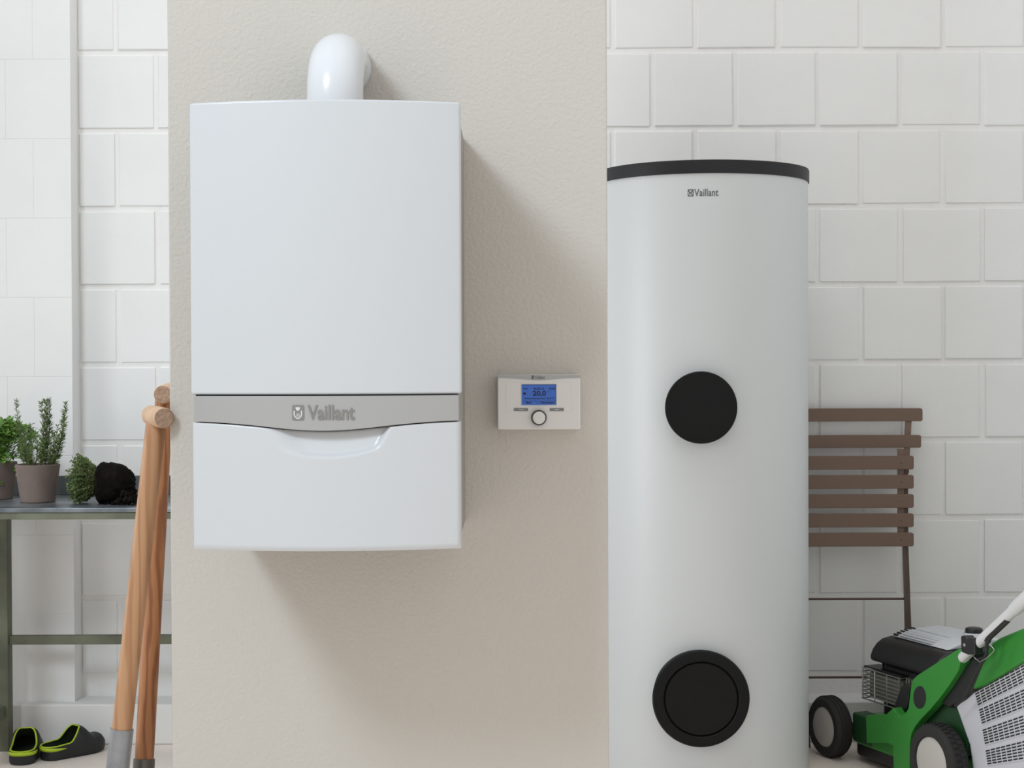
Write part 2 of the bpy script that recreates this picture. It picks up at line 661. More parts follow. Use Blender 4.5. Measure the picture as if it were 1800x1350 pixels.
bk = [b.verts.new((v.co.x, YS, v.co.z)) for v in loop]
for i in range(len(loop)):
    j = (i + 1) % len(loop)
    b.faces.new((loop[i], loop[j], bk[j], bk[i]))
obj('control_flap', b, 'enamel', boiler, smooth=50)

# flue
YPIPE = 2.92
fp = P(589, 176, YPIPE)
zc = P(589, 103, 2.97).z
RB = 0.085
flue = empty('flue_pipe', (fp.x, YPIPE, zt), 'white flue pipe elbow rising from the boiler top into the partition', 'pipe')
path = [(fp.x, YPIPE, zt + .0005), (fp.x, YPIPE, zc - RB)]
for k in range(1, 13):
    t = math.radians(90 * k / 12)
    path.append((fp.x, YPIPE + RB * (1 - math.cos(t)), zc - RB + RB * math.sin(t)))
path.append((fp.x, YF - .001, zc))
obj('elbow', tube_bm(path, 0.0497, 48), 'pvc', flue, smooth=60)
obj('socket_ring', lathe_bm([(.0495, 0), (.0515, 0), (.052, .002), (.052, .02), (.0515, .022), (.0495, .022)], (fp.x, YF - .0225, zc), (0, 1, 0)), 'pvc', flue)

# ------------------------------------------------------------------ room controller
YU = 3.03
ctl = empty('room_controller', P(947, 755, YF), 'small white heating controller with a blue screen on the partition', 'controller')
ux0, ux1 = P(874.5, 700, YU).x, P(1020, 700, YU).x
uz1, uz0 = P(947, 658.5, YU).z, P(947, 755, YU).z
obj('housing', box_bm(ux0, ux1, YU, YF - .0005, uz0, uz1, 0.0025, 3), 'unit', ctl)


def wctl(x, z, t):
    return Vector((x, YU - t, z))


def cx(px, py):
    p = P(px, py, YU)
    return p.x, p.z


b = bmesh.new()
top = [cx(874.8 + (1019.7 - 874.8) * i / 24, 659) for i in range(25)]
bot = []
for i in range(25):
    px = 874.8 + (1019.7 - 874.8) * i / 24
    t = (px - 947) / 72.5
    py = 664.3 + 4.2 * (math.exp(-(t * 2.0) ** 2))
    bot.append(cx(px, py))
cb = obj('silver_band', plate_bm(top + bot[::-1], .0009, wctl), 'unit_silver', ctl)
a0_, a1_ = cx(939.5, 660.3), cx(958, 666.2)
obj('lettering', text_bm('Vaillant', (a0_[0], a1_[0], a1_[1], a0_[1]), .0014, wctl), 'print', cb)
q0, q1 = cx(934.5, 660), cx(938.3, 666.4)
obj('badge', plate_bm(rrect(q0[0], q1[0], q1[1], q0[1], .0005), .0014, wctl), 'print', cb)
q0, q1 = cx(889.5, 671.5), cx(1005, 723.5)
fr_ = bmesh.new()
gro = rrect(q0[0], q1[0], q1[1], q0[1], .002)
for (x0, z0_), (x1, z1_) in zip(gro, gro[1:] + gro[:1]):
    if (x0 - x1) ** 2 + (z0_ - z1_) ** 2 > 1e-10:
        tube_bm([wctl(x0, z0_, 0), wctl(x1, z1_, 0)], .00035, 5, bm=fr_)
obj('face_line', fr_, 'unit', ctl)
s0, s1 = cx(916.8, 675.8), cx(977.8, 711.6)
bez = rrect(s0[0] - .0014, s1[0] + .0014, s1[1] - .0014, s0[1] + .0014, .001)
obj('screen_bezel', plate_bm(bez, .0006, wctl), 'enamel', ctl)
scr = obj('screen', plate_bm([(s0[0], s1[1]), (s1[0], s1[1]), (s1[0], s0[1]), (s0[0], s0[1])], .0010, wctl), 'lcd', ctl, smooth=0)


def stext(s, x0, x1, y0, y1, bold=0.0):
    a, c = cx(x0, y0), cx(x1, y1)
    obj('screen_text', text_bm(s, (a[0], c[0], c[1], a[1]), .0014, wctl, bold), 'lcd_ink', scr, smooth=0)


stext('20,0', 936.2, 959.8, 686.8, 697.2, .03)
stext('°C', 962, 966.5, 687, 690.5)
stext('Auto', 919.5, 927.5, 681.2, 684.6, .03)
stext('26.02.12', 938, 956.5, 681.2, 684.8, .03)
stext('12:28', 964.5, 975.5, 681.2, 684.8, .03)
stext('Wunschtemperatur 22,0°C', 920.5, 974.5, 698.6, 702.4, .03)
stext('Menü', 924.5, 934.5, 705.9, 709.3, .03)
stext('Betriebsart', 951.5, 974.5, 705.9, 709.4, .03)
b = bmesh.new()
a_, c_ = cx(921.8, 691.8), cx(925.5, 691.8)
plate_bm(ell(a_[0], a_[1], .0026, .0026, 16), .0014, wctl, bm=b)
for p0, p1 in (((918, 704.8), (945, 705.3)), ((945, 704.8), (945.6, 711)), ((948.6, 704.8), (976.6, 705.3)), ((948.6, 704.8), (949.2, 711)), ((917, 675.9), (977.6, 676.6)), ((976.9, 676), (977.7, 711.4))):
    a_, c_ = cx(*p0), cx(*p1)
    plate_bm([(a_[0], c_[1]), (c_[0], c_[1]), (c_[0], a_[1]), (a_[0], a_[1])], .0014, wctl, bm=b)
obj('screen_marks', b, 'lcd_ink', scr, smooth=0)
for x0 in (903.6, 966.5):
    a_, c_ = cx(x0, 717.6), cx(x0 + 24.6, 722.2)
    bt = obj('button', box_bm(a_[0], c_[0], YU - .0016, YU + .001, c_[1], a_[1], .0005, 2), 'button', ctl)
    a_, c_ = cx(x0 + 8.6, 719.3), cx(x0 + 16.6, 720.5)
    obj('button_mark', box_bm(a_[0], c_[0], YU - .0019, YU - .0014, c_[1], a_[1]), 'printlight', bt, smooth=0)
kc = P(947.3, 734, YU)
kn = obj('knob', lathe_bm([(0, -.012), (.0104, -.012), (.0112, -.0115), (.0116, -.0105), (.0116, 0), (0, 0)], (kc.x, YU, kc.z), (0, 1, 0), 40), 'unit', ctl)
obj('knob_ring', lathe_bm([(.0112, -.0095), (.0134, -.0095), (.0142, -.0085), (.0142, .0002), (.0112, .0002)], (kc.x, YU, kc.z), (0, 1, 0), 40), 'ring', kn)

# ------------------------------------------------------------------ storage tank
RTK, YT = 0.2915, 4.62
XT = P(1235, 700, YT).x
z_top = P(1236, 280, YT - RTK).z
z_lid = P(1236, 303, YT - RTK).z
tank = empty('storage_tank', (XT, YT, 0), 'tall white cylindrical hot water tank with a black lid and two round black covers', 'tank')
obj('body', lathe_bm([(0, 0), (RTK - .004, 0), (RTK, .004), (RTK, z_lid), (0, z_lid)], (XT, YT, 0), (0, 0, 1), 128), 'tank', tank)
obj('lid', lathe_bm([(RTK - .01, z_lid - .002), (RTK + .0035, z_lid - .002), (RTK + .0038, z_top - .006), (RTK + .002, z_top - .001), (RTK - .003, z_top), (0, z_top + .002)], (XT, YT, 0), (0, 0, 1), 128), 'anthracite', tank)
kx = XT - P(1233, 716, YT - RTK - .03).x
for py, rad, ring in ((716.5, 0.0945, False), (1229.5, 0.1275, True)):
    yf = YT - RTK - .036
    c = P(1233, py, yf)
    if not ring:
        prof = [(0, 0), (rad - .006, 0), (rad - .0015, .002), (rad, .006), (rad - .009, .075), (0, .075)]
        obj('flange_cover', lathe_bm(prof, (c.x, yf, c.z), (0, 1, 0), 72), 'capblack', tank, label='small round black cover')
    else:
        gi = .0965
        prof = [(gi - .004, .012), (gi + .001, .012), (gi + .0015, .002), (gi + .004, 0), (rad - .010, 0), (rad - .003, .003), (rad, .010), (rad - .011, .090), (gi, .090)]
        cv = obj('flange_cover', lathe_bm(prof, (c.x, yf, c.z), (0, 1, 0), 72), 'capblack', tank, label='large round black cover with an inset disc')
        obj('inset_disc', lathe_bm([(0, .001), (gi - .004, .001), (gi - .0015, .0035), (gi - .0015, .080), (0, .080)], (c.x, yf, c.z), (0, 1, 0), 72), 'capblack', cv)


def wtank(x, z, t):                             # x measured along the skin from the front line
    th = x / RTK
    return Vector((XT + math.sin(th) * (RTK + t), YT - math.cos(th) * (RTK + t), z))


def tx(px, py):
    p = P(px, py, YT - RTK)
    return math.asin((p.x - XT) / RTK) * RTK, p.z


# the tank is turned so that the print sits on the line of sight
a_, c_ = tx(1220.6, 331.8), tx(1262.8, 344.6)
obj('lettering', text_bm('Vaillant', (a_[0], c_[0], c_[1], a_[1]), .0006, wtank, .012), 'print', tank)
a_, c_ = tx(1209.4, 332.2), tx(1219.4, 344.9)
emblem(tank, (a_[0], c_[0], c_[1], a_[1]), .0006, wtank, 'print', 'printlight')

# ------------------------------------------------------------------ folding chair
chair_x = P(1493, 800, 4.93).x
chair = empty('folding_chair', (chair_x, 4.8, 0), 'folded taupe slatted bistro chair leaning on the block wall behind the tank', 'chair')


def yc(py):
    return 4.955 + (4.835 - 4.955) * (py - 717) / (1312 - 717)


def slat(px_r, py0, py1, bow, off, th=.012):
    ym = yc((py0 + py1) / 2) - off
    pr_ = P(px_r, py0, ym)
    z1 = pr_.z
    z0 = P(px_r, py1, ym).z
    half = pr_.x - chair_x
    b = bmesh.new()
    n = 16
    cols = []
    for i in range(n + 1):
        t = -1 + 2 * i / n
        x = chair_x + half * t
        y = ym + bow * (1 - t * t)
        cols.append([b.verts.new(q) for q in ((x, y - th / 2, z0), (x, y - th / 2, z1), (x, y + th / 2, z1), (x, y + th / 2, z0))])
    for a, c in zip(cols, cols[1:]):
        for i in range(4):
            b.faces.new((a[i], a[(i + 1) % 4], c[(i + 1) % 4], c[i]))
    b.faces.new(cols[0][::-1])
    b.faces.new(cols[-1])
    bmesh.ops.recalc_face_normals(b, faces=b.faces[:])
    es = [e for e in b.edges if abs(abs(e.verts[0].co.x - chair_x) - half) < 1e-5 and abs(abs(e.verts[1].co.x - chair_x) - half) < 1e-5 and abs(e.verts[0].co.y - e.verts[1].co.y) > th * .9]
    bmesh.ops.bevel(b, geom=es, offset=.006, segments=3, profile=.5, affect='EDGES')
    bevel_all(b, .0012, 1, 60)
    return b


for (r_, a_, c_) in ((1621, 717.5, 740.5), (1618.5, 764.5, 787)):
    s = obj('back_slat', slat(r_, a_, c_, .016, .0), 'bistro', chair)
for i in range(5):
    a_ = 801 + 33.8 * i
    slat_o = obj('seat_slat', slat(1605.5, a_, a_ + 24, .004, .030), 'bistro', chair)
    for sx in (1, -1):
        pp = P(1584, a_ + 13, yc(a_) - .036)
        obj('rivet', lathe_bm([(0, -.0012), (.0022, -.001), (.003, 0), (.003, .002)], (chair_x + sx * (pp.x - chair_x), pp.y - .0005, pp.z), (0, 1, 0), 10), 'bistro_dark', slat_o)
for sx in (1, -1):
    def cp(px, py, off=0.0):
        p = P(px, py, yc(py) - off)
        return Vector((chair_x + sx * (p.x - chair_x), p.y, p.z))
    obj('back_upright', tube_bm([cp(1598.5, 719, -.008), cp(1596.5, 745, -.008), cp(1593.5, 800, -.008), cp(1592, 832, -.006)], 0, flat=(.009, .003, (1, 0, 0))), 'bistro', chair, smooth=0)
    obj('leg', tube_bm([cp(1592, 820, 0), cp(1592.5, 960, 0), cp(1597.5, 1100, 0), cp(1601, 1215, 0), cp(1604, 1312, 0)], 0, flat=(.0062, .005, (1, 0, 0))), 'bistro_dark', chair, smooth=0)
    obj('leg', tube_bm([cp(1584.5, 800, .014), cp(1589, 960, .010), cp(1592.5, 1100, .010), cp(1594, 1215, .012), cp(1593, 1316, .02)], 0, flat=(.0032, .006, (1, 0, 0))), 'bistro_dark', chair, smooth=0)
    obj('seat_rail', tube_bm([cp(1583, 789, .018), cp(1583, 956, .018)], 0, flat=(.0088, .004, (1, 0, 0))), 'bistro', chair, smooth=0)
for py in (1052.5, 1190):
    a_ = P(1596, py, yc(py))
    h_ = a_.x - chair_x
    obj('cross_bar', tube_bm([(chair_x - h_, a_.y, a_.z), (chair_x + h_, a_.y, a_.z)], .0036, 10), 'bistro_dark', chair)

# ------------------------------------------------------------------ potting table
ZT = 0.745
tbl = empty('potting_table', (-1.0, 4.63, 0), 'old potting table with a zinc top and olive green legs by the block wall', 'table')
ty0, ty1 = PZ(150, 893, ZT).y, 4.862
tx0, tx1 = -1.66, -0.30
b = box_bm(tx0, tx1, ty0, ty1, ZT - .012, ZT, .002)
obj('zinc_top', b, 'zinc', tbl)
zu = P(150, 836, ty1).z
obj('back_upstand', box_bm(tx0, tx1, ty1 - .012, ty1, ZT, zu, .002), 'upstand', tbl)
obj('apron', box_bm(tx0 + .03, tx1 - .03, ty0 + .006, ty0 + .03, ZT - .031, ZT - .0122, .002), 'tablegreen', tbl)
obj('apron', box_bm(tx0 + .03, tx1 - .03, ty1 - .05, ty1 - .026, ZT - .06, ZT - .0122, .002), 'tablegreen', tbl)
lx = P(14.5, 1200, 4.80).x
for x1_, y_ in ((lx, 4.80), (lx, ty0 + .012), (tx1 - .05, 4.80), (tx1 - .05, ty0 + .012)):
    obj('leg', box_bm(x1_ - .045, x1_, y_, y_ + .045, 0, ZT - .0125, .003), 'tablegreen', tbl)
s1_, s0_ = P(150, 1117.5, 4.81).z, P(150, 1133, 4.81).z
obj('stretcher', box_bm(lx, tx1 - .095, 4.81, 4.835, s0_, s1_, .002), 'tablegreen', tbl)
obj('side_rail', box_bm(lx - .035, lx - .01, ty0 + .057, 4.80, .10, .135, .002), 'tablegreen', tbl)

# ------------------------------------------------------------------ pots and herbs
rnd = random.Random(11)


def pot(cx_, cy_, name, label, group):
    e = empty(name, (cx_, cy_, ZT), label, 'plant', group=group)
    R1, R0, H = .0610, .0475, .106
    prof = [(0, 0), (R0 - .003, 0), (R0, .003), (R0 + (R1 - R0) * .25, .028), (R0 + (R1 - R0) * .7, .074), (R1, H - .002), (R1 - .001, H), (R1 - .006, H), (R1 - .008, H - .014), (0, H - .014)]
    obj('pot', lathe_bm(prof, (cx_, cy_, ZT), (0, 0, 1), 48), 'clay', e)
    sb = lathe_bm([(0, H - .010), (.02, H - .008), (.045, H - .0105), (R1 - .0085, H - .0135)], (cx_, cy_, ZT), (0, 0, 1), 40)
    for v in sb.verts:
        v.co.z += rnd.uniform(-.0015, .003)
    obj('soil', sb, 'soil', e)
    return e, H


def leaf(bm, p, d, ln, wd, nrm=None):
    d = d.normalized()
    s = d.cross(nrm if nrm else Vector((rnd.uniform(-1, 1), rnd.uniform(-1, 1), rnd.uniform(-1, 1))))
    if s.length < 1e-4:
        s = Vector((1, 0, 0))
    s.normalize()
    n = d.cross(s)
    q = [p, p + d * ln * .45 + s * wd / 2 + n * ln * .05, p + d * ln, p + d * ln * .45 - s * wd / 2 + n * ln * .05]
    bm.faces.new([bm.verts.new(x) for x in q])


def spire(fo, st, base, tip, bend, dens=220, l0=.019, l1=.010, wd=.0030, start=.1):
    base, tip, bend = Vector(base), Vector(tip), Vector(bend)

    def pt(t):
        return base.lerp(tip, t) + bend * (4 * t * (1 - t))
    tube_bm([pt(i / 8) for i in range(9)], [.0016 * (1 - .7 * i / 8) for i in range(9)], 5, bm=st)
    n = int(dens * (tip - base).length / .12)
    for k in range(n):
        t = start + (1 - start) * rnd.random()
        p = pt(t)
        ax = (pt(min(1, t + .03)) - pt(max(0, t - .03))).normalized()
        a = rnd.uniform(0, 6.283)
        u, v = frame_for(ax)
        out = u * math.cos(a) + v * math.sin(a)
        d = ax * rnd.uniform(.35, 1.0) + out * rnd.uniform(.6, 1.0)
        leaf(fo, p, d, (l0 + (l1 - l0) * t) * rnd.uniform(.75, 1.1), wd)


def PV(px, py, y0):
    return P(px, py, y0)


pa = PZ(67, 885, ZT)
p2y = pa.y + .047
p2x = P(66.5, 850, p2y).x
rose, PH = pot(p2x, p2y, 'potted_rosemary', 'rosemary with tall needle spires in the whole clay pot', 'herb pots on the table')
fo, st = bmesh.new(), bmesh.new()
zs = ZT + PH - .011
for (px, py, bxp, dy, dens) in ((80, 704, 72, 0, 330), (85, 702, 78, .01, 260), (72, 706, 70, -.01, 200), (115, 709, 93, 0, 200), (112, 722, 92, -.008, 150), (29, 703, 50, .0, 190),
                               (62, 755, 60, -.02, 150), (96, 765, 86, -.02, 120), (48, 770, 52, -.015, 120), (55, 745, 58, .02, 150), (100, 748, 84, .015, 130), (40, 765, 52, .01, 110), (88, 775, 80, -.025, 120), (70, 765, 68, -.028, 150), (36, 790, 50, -.02, 90), (45, 752, 55, -.005, 140), (75, 770, 70, -.03, 160), (60, 775, 60, -.03, 160), (104, 772, 88, -.01, 150), (92, 760, 84, -.02, 150), (52, 785, 56, -.035, 120)):
    t_ = P(px, py, p2y + dy)
    b_ = P(bxp, 812, p2y + dy * .6)
    b_.z = zs
    b_.y = p2y + dy * .6
    spire(fo, st, b_, t_, (.008 * (1 if px > bxp else -1), 0, 0), dens * .62, .022, .013, .0027, .06)
obj('stems', st, 'twig', rose, recalc=False)
o = obj('foliage', fo, 'rosemary', rose, smooth=0, recalc=False)
o['kind'] = 'stuff'

p1 = PZ(0, 878, ZT)
p1y = p1.y + .02
p1x = P(-8, 850, p1y).x
pars, PH = pot(p1x, p1y, 'potted_parsley', 'bushy bright green parsley in the clay pot cut by the photo edge', 'herb pots on the table')
fo, st = bmesh.new(), bmesh.new()
for k in range(150):
    px = rnd.gauss(10, 24)
    py = 738 + abs(rnd.gauss(0, 30)) + abs(px - 10) * .35
    if px > 58:
        continue
    y_ = p1y + rnd.uniform(-.06, .045)
    tip = P(px, py, y_)
    bs = Vector((p1x + rnd.uniform(-.025, .025), p1y + rnd.uniform(-.025, .025), ZT + PH - .011))
    mid = bs.lerp(tip, .5) + Vector((0, 0, .012))
    tube_bm([bs, mid, tip], [.0010, .0008, .0006], 4, bm=st)
    for q in range(11):
        d = Vector((rnd.uniform(-1, 1), rnd.uniform(-1, 1), rnd.uniform(-.3, .7)))
        leaf(fo, tip + d * .007 * rnd.random(), d, rnd.uniform(.010, .019), rnd.uniform(.007, .012), Vector((rnd.uniform(-.6, .6), rnd.uniform(-1, 0.2), 1)))
obj('stems', st, 'parsley', pars, recalc=False)
o = obj('foliage', fo, 'parsley', pars, smooth=0, recalc=False)
o['kind'] = 'stuff'

# knocked-out herb lying on its side: foliage towards the left, root ball towards the right
hy = PZ(150, 888, ZT).y + .045
hc = P(152, 852, hy)
herb = empty('unpotted_thyme', (P(190, 850, hy).x, hy, ZT), 'unpotted thyme lying on its side with its dark root ball bare', 'plant')
rb0, rb1 = P(172, 850, hy + .012), P(236, 853, hy + .012)
prof = []
L = (rb1 - rb0).length
for k in range(15):
    t = k / 14
    r_ = .058 - .006 * t - .022 * max(0, (t - .62) / .38)
    if t < .06:
        r_ *= .75
    if t > .86:
        r_ *= math.sqrt(max(0, 1 - ((t - .86) / .14) ** 2)) * .45 + .55
    prof.append((r_, t * L))
prof = [(0, 0)] + prof + [(0, L)]
b = lathe_bm(prof, (rb0.x, rb0.y, ZT + .057), (1, 0, -.03), 36)
for v in b.verts:
    v.co += Vector((rnd.uniform(-1, 1), rnd.uniform(-1, 1), rnd.uniform(-1, 1))) * .0028
    if v.co.z < ZT + .0005:
        v.co.z = ZT + .0005
rb = obj('root_ball', b, 'soil', herb, smooth=60)
cb_ = bmesh.new()
for k in range(150):
    a = rnd.gauss(0, 1)
    x_ = P(228, 880, hy).x + a * .022
    y_ = hy + rnd.gauss(-.01, .03)
    r_ = rnd.uniform(.002, .007) * (1 if abs(a) > 1 else 1.5)
    h_ = max(0, .03 * (1 - abs(a) * .6)) * rnd.random()
    b2 = bmesh.new()
    bmesh.ops.create_icosphere(b2, subdivisions=1, radius=r_)
    b2.transform(Matrix.Translation((x_, max(y_, ty0 + .012), ZT + r_ * .8 + h_)))
    merge(cb_, b2)
o = obj('soil_crumbs', cb_, 'soil', rb, smooth=0)
o['kind'] = 'stuff'
fo, st = bmesh.new(), bmesh.new()
src = Vector((rb0.x + .004, rb0.y, ZT + .058))
for k in range(330):
    a = rnd.uniform(0, 6.283)
    sp = rnd.random() ** .6 * 1.15
    d = Vector((-1, sp * math.cos(a) * .85, sp * math.sin(a) * .80)).normalized()
    ln = rnd.uniform(.06, .088)
    off = Vector((0, math.cos(a), math.sin(a))) * .02 * sp
    p0 = src + off + Vector((rnd.uniform(-.006, .012), 0, 0))
    p1_ = p0 + d * ln
    p1_.z = max(p1_.z, ZT + .006)
    p0.z = max(p0.z, ZT + .008)
    spire(fo, st, p0, p1_, (0, 0, .004), 70, .009, .007, .0035, .2)
obj('stems', st, 'twig', herb, recalc=False)
for v in fo.verts:
    v.co.z = max(v.co.z, ZT + .001)
o = obj('foliage', fo, 'thyme', herb, smooth=0, recalc=False)
o['kind'] = 'stuff'

# ------------------------------------------------------------------ the two digging tools


def tool(name, label, cat, near, far, top, low, y_sock, rad, woodm, sockm, blade):
    """near/far ends of the cross grip, top and a low point of the shaft, floor contact by extension"""
    d = (low - top)
    k = (top.z - .27) / (top.z - low.z)
    sh_end = top + d * k
    kf = (top.z - .003) / (top.z - low.z)
    ft = top + d * kf
    e = empty(name, (ft.x, ft.y, 0), label, cat, group='long-handled garden tools')
    pts = [top + d * (k * i / 24) for i in range(25)]
    obj('shaft', tube_bm(pts, rad, 24), woodm, e, smooth=60)
    ax = (far - near)
    g = obj('grip', lathe_bm([(rad * .93, 0), (rad * 1.0, .0016), (rad * 1.02, ax.length * .5), (rad * 1.0, ax.length - .010), (rad * .85, ax.length - .003), (rad * .55, ax.length), (0, ax.length)], near, ax, 32), 'grip', e)
    obj('grip_end', lathe_bm([(0, -.0004), (rad * .88, -.0004), (rad * .95, .0012), (rad * .5, .003)], near, ax, 32), 'endgrain', g)
    ks = (top.z - y_sock.z) / (top.z - low.z)
    p0, p1_ = top + d * ks, top + d * (k + .02)
    obj('socket', tube_bm([p0, p0.lerp(p1_, .5), p1_], [rad * 1.14, rad * 1.13, rad * 1.05], 24), sockm, e, smooth=60)
    if blade == 'spade':
        zt_, w_ = sh_end.z + .02, .09
        pts = [(-w_, zt_), (w_, zt_), (w_, zt_ - .19), (w_ * .7, zt_ - .255), (0, zt_ - .278), (-w_ * .7, zt_ - .255), (-w_, zt_ - .19)]
        q = [Vector((ft.x + x_ + (sh_end.x - ft.x) * (z_ / zt_), ft.y + (sh_end.y - ft.y) * (z_ / zt_), max(z_, .004))) for x_, z_ in pts]
        obj('blade', prism_bm(q, (0, .004, 0), .001), sockm, e)
    else:
        for i in range(4):
            x_ = -.075 + .05 * i
            obj('tine', tube_bm([sh_end + Vector((0, 0, .0)), Vector((sh_end.x + x_, sh_end.y, sh_end.z - .04)), Vector((ft.x + x_, ft.y, .004))], [.010, .009, .003], 10), sockm, e)
    return e


RS = .0190
t1 = P(274.5, 742, 3.115)
tool('garden_spade', 'wooden T-handled garden spade standing in front, with bright steel socket', 'spade',
     P(288.7, 734.8, 3.045), P(264.0, 729.5, 3.155), t1, P(213.5, 1290, 3.09), P(213.5, 1281, 3.09), RS, 'wood', 'steel', 'spade')
t2 = P(289, 694, 3.28)
tool('garden_fork', 'reddish wooden T-handled garden fork behind the spade, grip half hidden by the partition', 'fork',
     P(286, 693.5, 3.24), P(303, 687, 3.35), t2, P(253.5, 1337, 3.17), P(253, 1334, 3.17), .0182, 'wood2', 'oldsteel', 'fork')

# ------------------------------------------------------------------ clogs


def clog(loc, ang, label):
    e = empty('garden_clog', loc, label, 'shoe', rz=ang, group='pair of garden clogs')
    e.scale = (1, 1, .76)
    L, W = .203, .043
    n, m = 44, 20
    b = bmesh.new()
    xo = .115                                     # front end of the opening

    def wid(x):
        t = x / L
        wv = W * (.86 + .18 * smooth01((t - .15) / .5))
        if t < .16:
            wv *= math.sqrt(max(0, 1 - (1 - t / .16) ** 2)) * .97 + .03
        if t > .70:
            wv *= max(0.06, (1 - ((t - .70) / .30) ** 2.4)) ** .6
        return wv

    def ztop(x):
        if x < xo:
            return .050 + .010 * (x / xo) + .050 * smooth01((x / xo - .60) / .40)
        t = (x - xo) / (L - xo)
        return .110 - .042 * smooth01(t * 1.9) - .030 * smooth01((t - .74) / .26)

    def gap(x):
        if x >= xo:
            return 0.0
        return wid(x) * .93 * (1 - (x / xo) ** 4.5) ** .5 * (.96 if x > .004 else 0.9)
    rim_l, rim_r = [], []
    rings = []
    for i in range(n + 1):
        x = L * i / n
        wv, zt_, g = wid(x), ztop(x), gap(x)
        ring = []
        spring = .012 * smooth01((x / L - .72) / .28)
        half = []
        half.append((wv * .90, 0 + spring))
        half.append((wv * .985, .006 + spring))
        half.append((wv, .022 + spring))
        for k in range(1, 8):
            t = math.radians(90 * k / 7)
            fx = g + (wv - g) * math.cos(t) ** .8
            fz = .022 + spring + (zt_ - .022 - spring) * math.sin(t) ** .9
            half.append((fx if k < 7 else g, fz if k < 7 else zt_))
        right = [b.verts.new((x, -a, c)) for a, c in half]
        left = [b.verts.new((x, a, c)) for a, c in half]
        rings.append((right, left))
        if x <= xo + 1e-6:
            rim_r.append(Vector((x, -g, zt_)))
            rim_l.append(Vector((x, g, zt_)))
    for (r0, l0_), (r1, l1_) in zip(rings, rings[1:]):
        for k in range(len(r0) - 1):
            b.faces.new((r0[k], r1[k], r1[k + 1], r0[k + 1]))
            b.faces.new((l0_[k], l0_[k + 1], l1_[k + 1], l1_[k]))
        b.faces.new((r0[0], l0_[0], l1_[0], r1[0]))
    for r_, l_ in (rings[0], rings[-1]):
        b.faces.new(r_ + l_[::-1]) if r_ is rings[0][0] else b.faces.new((r_ + l_[::-1])[::-1])
    bmesh.ops.remove_doubles(b, verts=b.verts[:], dist=.0004)
    bmesh.ops.recalc_face_normals(b, faces=b.faces[:])
    # outward normals
    o = obj('upper', b, ['clog', 'cloglining'], e, local=True, smooth=50, recalc=False)
    md = o.modifiers.new('wall', 'SOLIDIFY')
    md.thickness = .0035
    md.offset = -1
    md.material_offset = 1
    rim = rim_r[::-1] + rim_l
    rim = [rim[0]] + [p for a_, p in zip(rim, rim[1:]) if (p - a_).length > .0008]
    obj('rim_piping', tube_bm(rim + [rim[0]], .0026, 8, cap=False), 'lime', e, local=True, smooth=60)
    hb = bmesh.new()
    ths = []
    for i in range(0, 16):
        x = L * .27 * (1 - i / 15) ** 1.6
        ths.append(x)
    path = [(x, -1) for x in ths] + [(x, 1) for x in ths[::-1]][1:]
    prev = None
    for x, s_ in path:
        wv = wid(x) + .0008
        f_ = 1 - (x / (L * .27)) ** 2
        z0_, z1_ = .040 - .006 * f_, .041 + .007 * f_
        q = [hb.verts.new((x - .0009 * f_, s_ * wv * .97, z1_)), hb.verts.new((x - .0012 * f_, s_ * wv, z0_)), ]
        if prev:
            hb.faces.new((prev[0], prev[1], q[1], q[0]))
        prev = q
    ho = obj('heel_band', hb, 'lime', e, local=True, smooth=60)
    md = ho.modifiers.new('wall', 'SOLIDIFY')
    md.thickness = .0012
    md.offset = 1
    ib = bmesh.new()
    pr_ = [(L * t, wid(L * t) * .86) for t in [.03 + .9 * i / 14 for i in range(15)]]
    vs_ = [ib.verts.new((x, -y, .024)) for x, y in pr_] + [ib.verts.new((x, y, .024)) for x, y in pr_[::-1]]
    ib.faces.new(vs_)
    ex = bmesh.ops.extrude_face_region(ib, geom=ib.faces[:])
    for v in ex['geom']:
        if isinstance(v, bmesh.types.BMVert):
            v.co.z -= .02
    obj('insole', ib, 'cloglining', e, local=True, smooth=0)
    return e


h1 = PZ(37, 1346, 0)
clog((h1.x, h1.y, 0.0005), math.radians(99), 'black garden clog nearer the table leg, heel towards us with lime heel band')
h2 = PZ(75, 1337, 0)
clog((h2.x, h2.y, 0.0005), math.radians(48), 'black garden clog with lime piping, toe pointing right towards the tools')

# ------------------------------------------------------------------ lawn mower
MO = Vector((1.0826, 4.227, 0))
MA = math.radians(111.64)
MH = Vector((math.cos(MA), math.sin(MA), 0))
MN = Vector((-math.sin(MA), math.cos(MA), 0))
mow = empty('lawn_mower', MO, 'green and black petrol lawn mower with grey grass catcher', 'lawn mower', rz=MA)


def ml(px, py, v):
    """local (forward, left, up) of the point of the mower's lengthwise plane v seen at this pixel"""
    d = ray(px, py)
    t = (MO + MN * v - CAM).dot(MN) / d.dot(MN)
    q = CAM + d * t - MO
    return Vector((q.dot(MH), q.dot(MN), q.z))


def trace(pts, v):
    return [ml(px, py, v) for px, py in pts]


def mpart(name, bm, m, parent=None, smooth=35, label=None):
    return obj(name, bm, m, parent or mow, local=True, smooth=smooth, label=label)


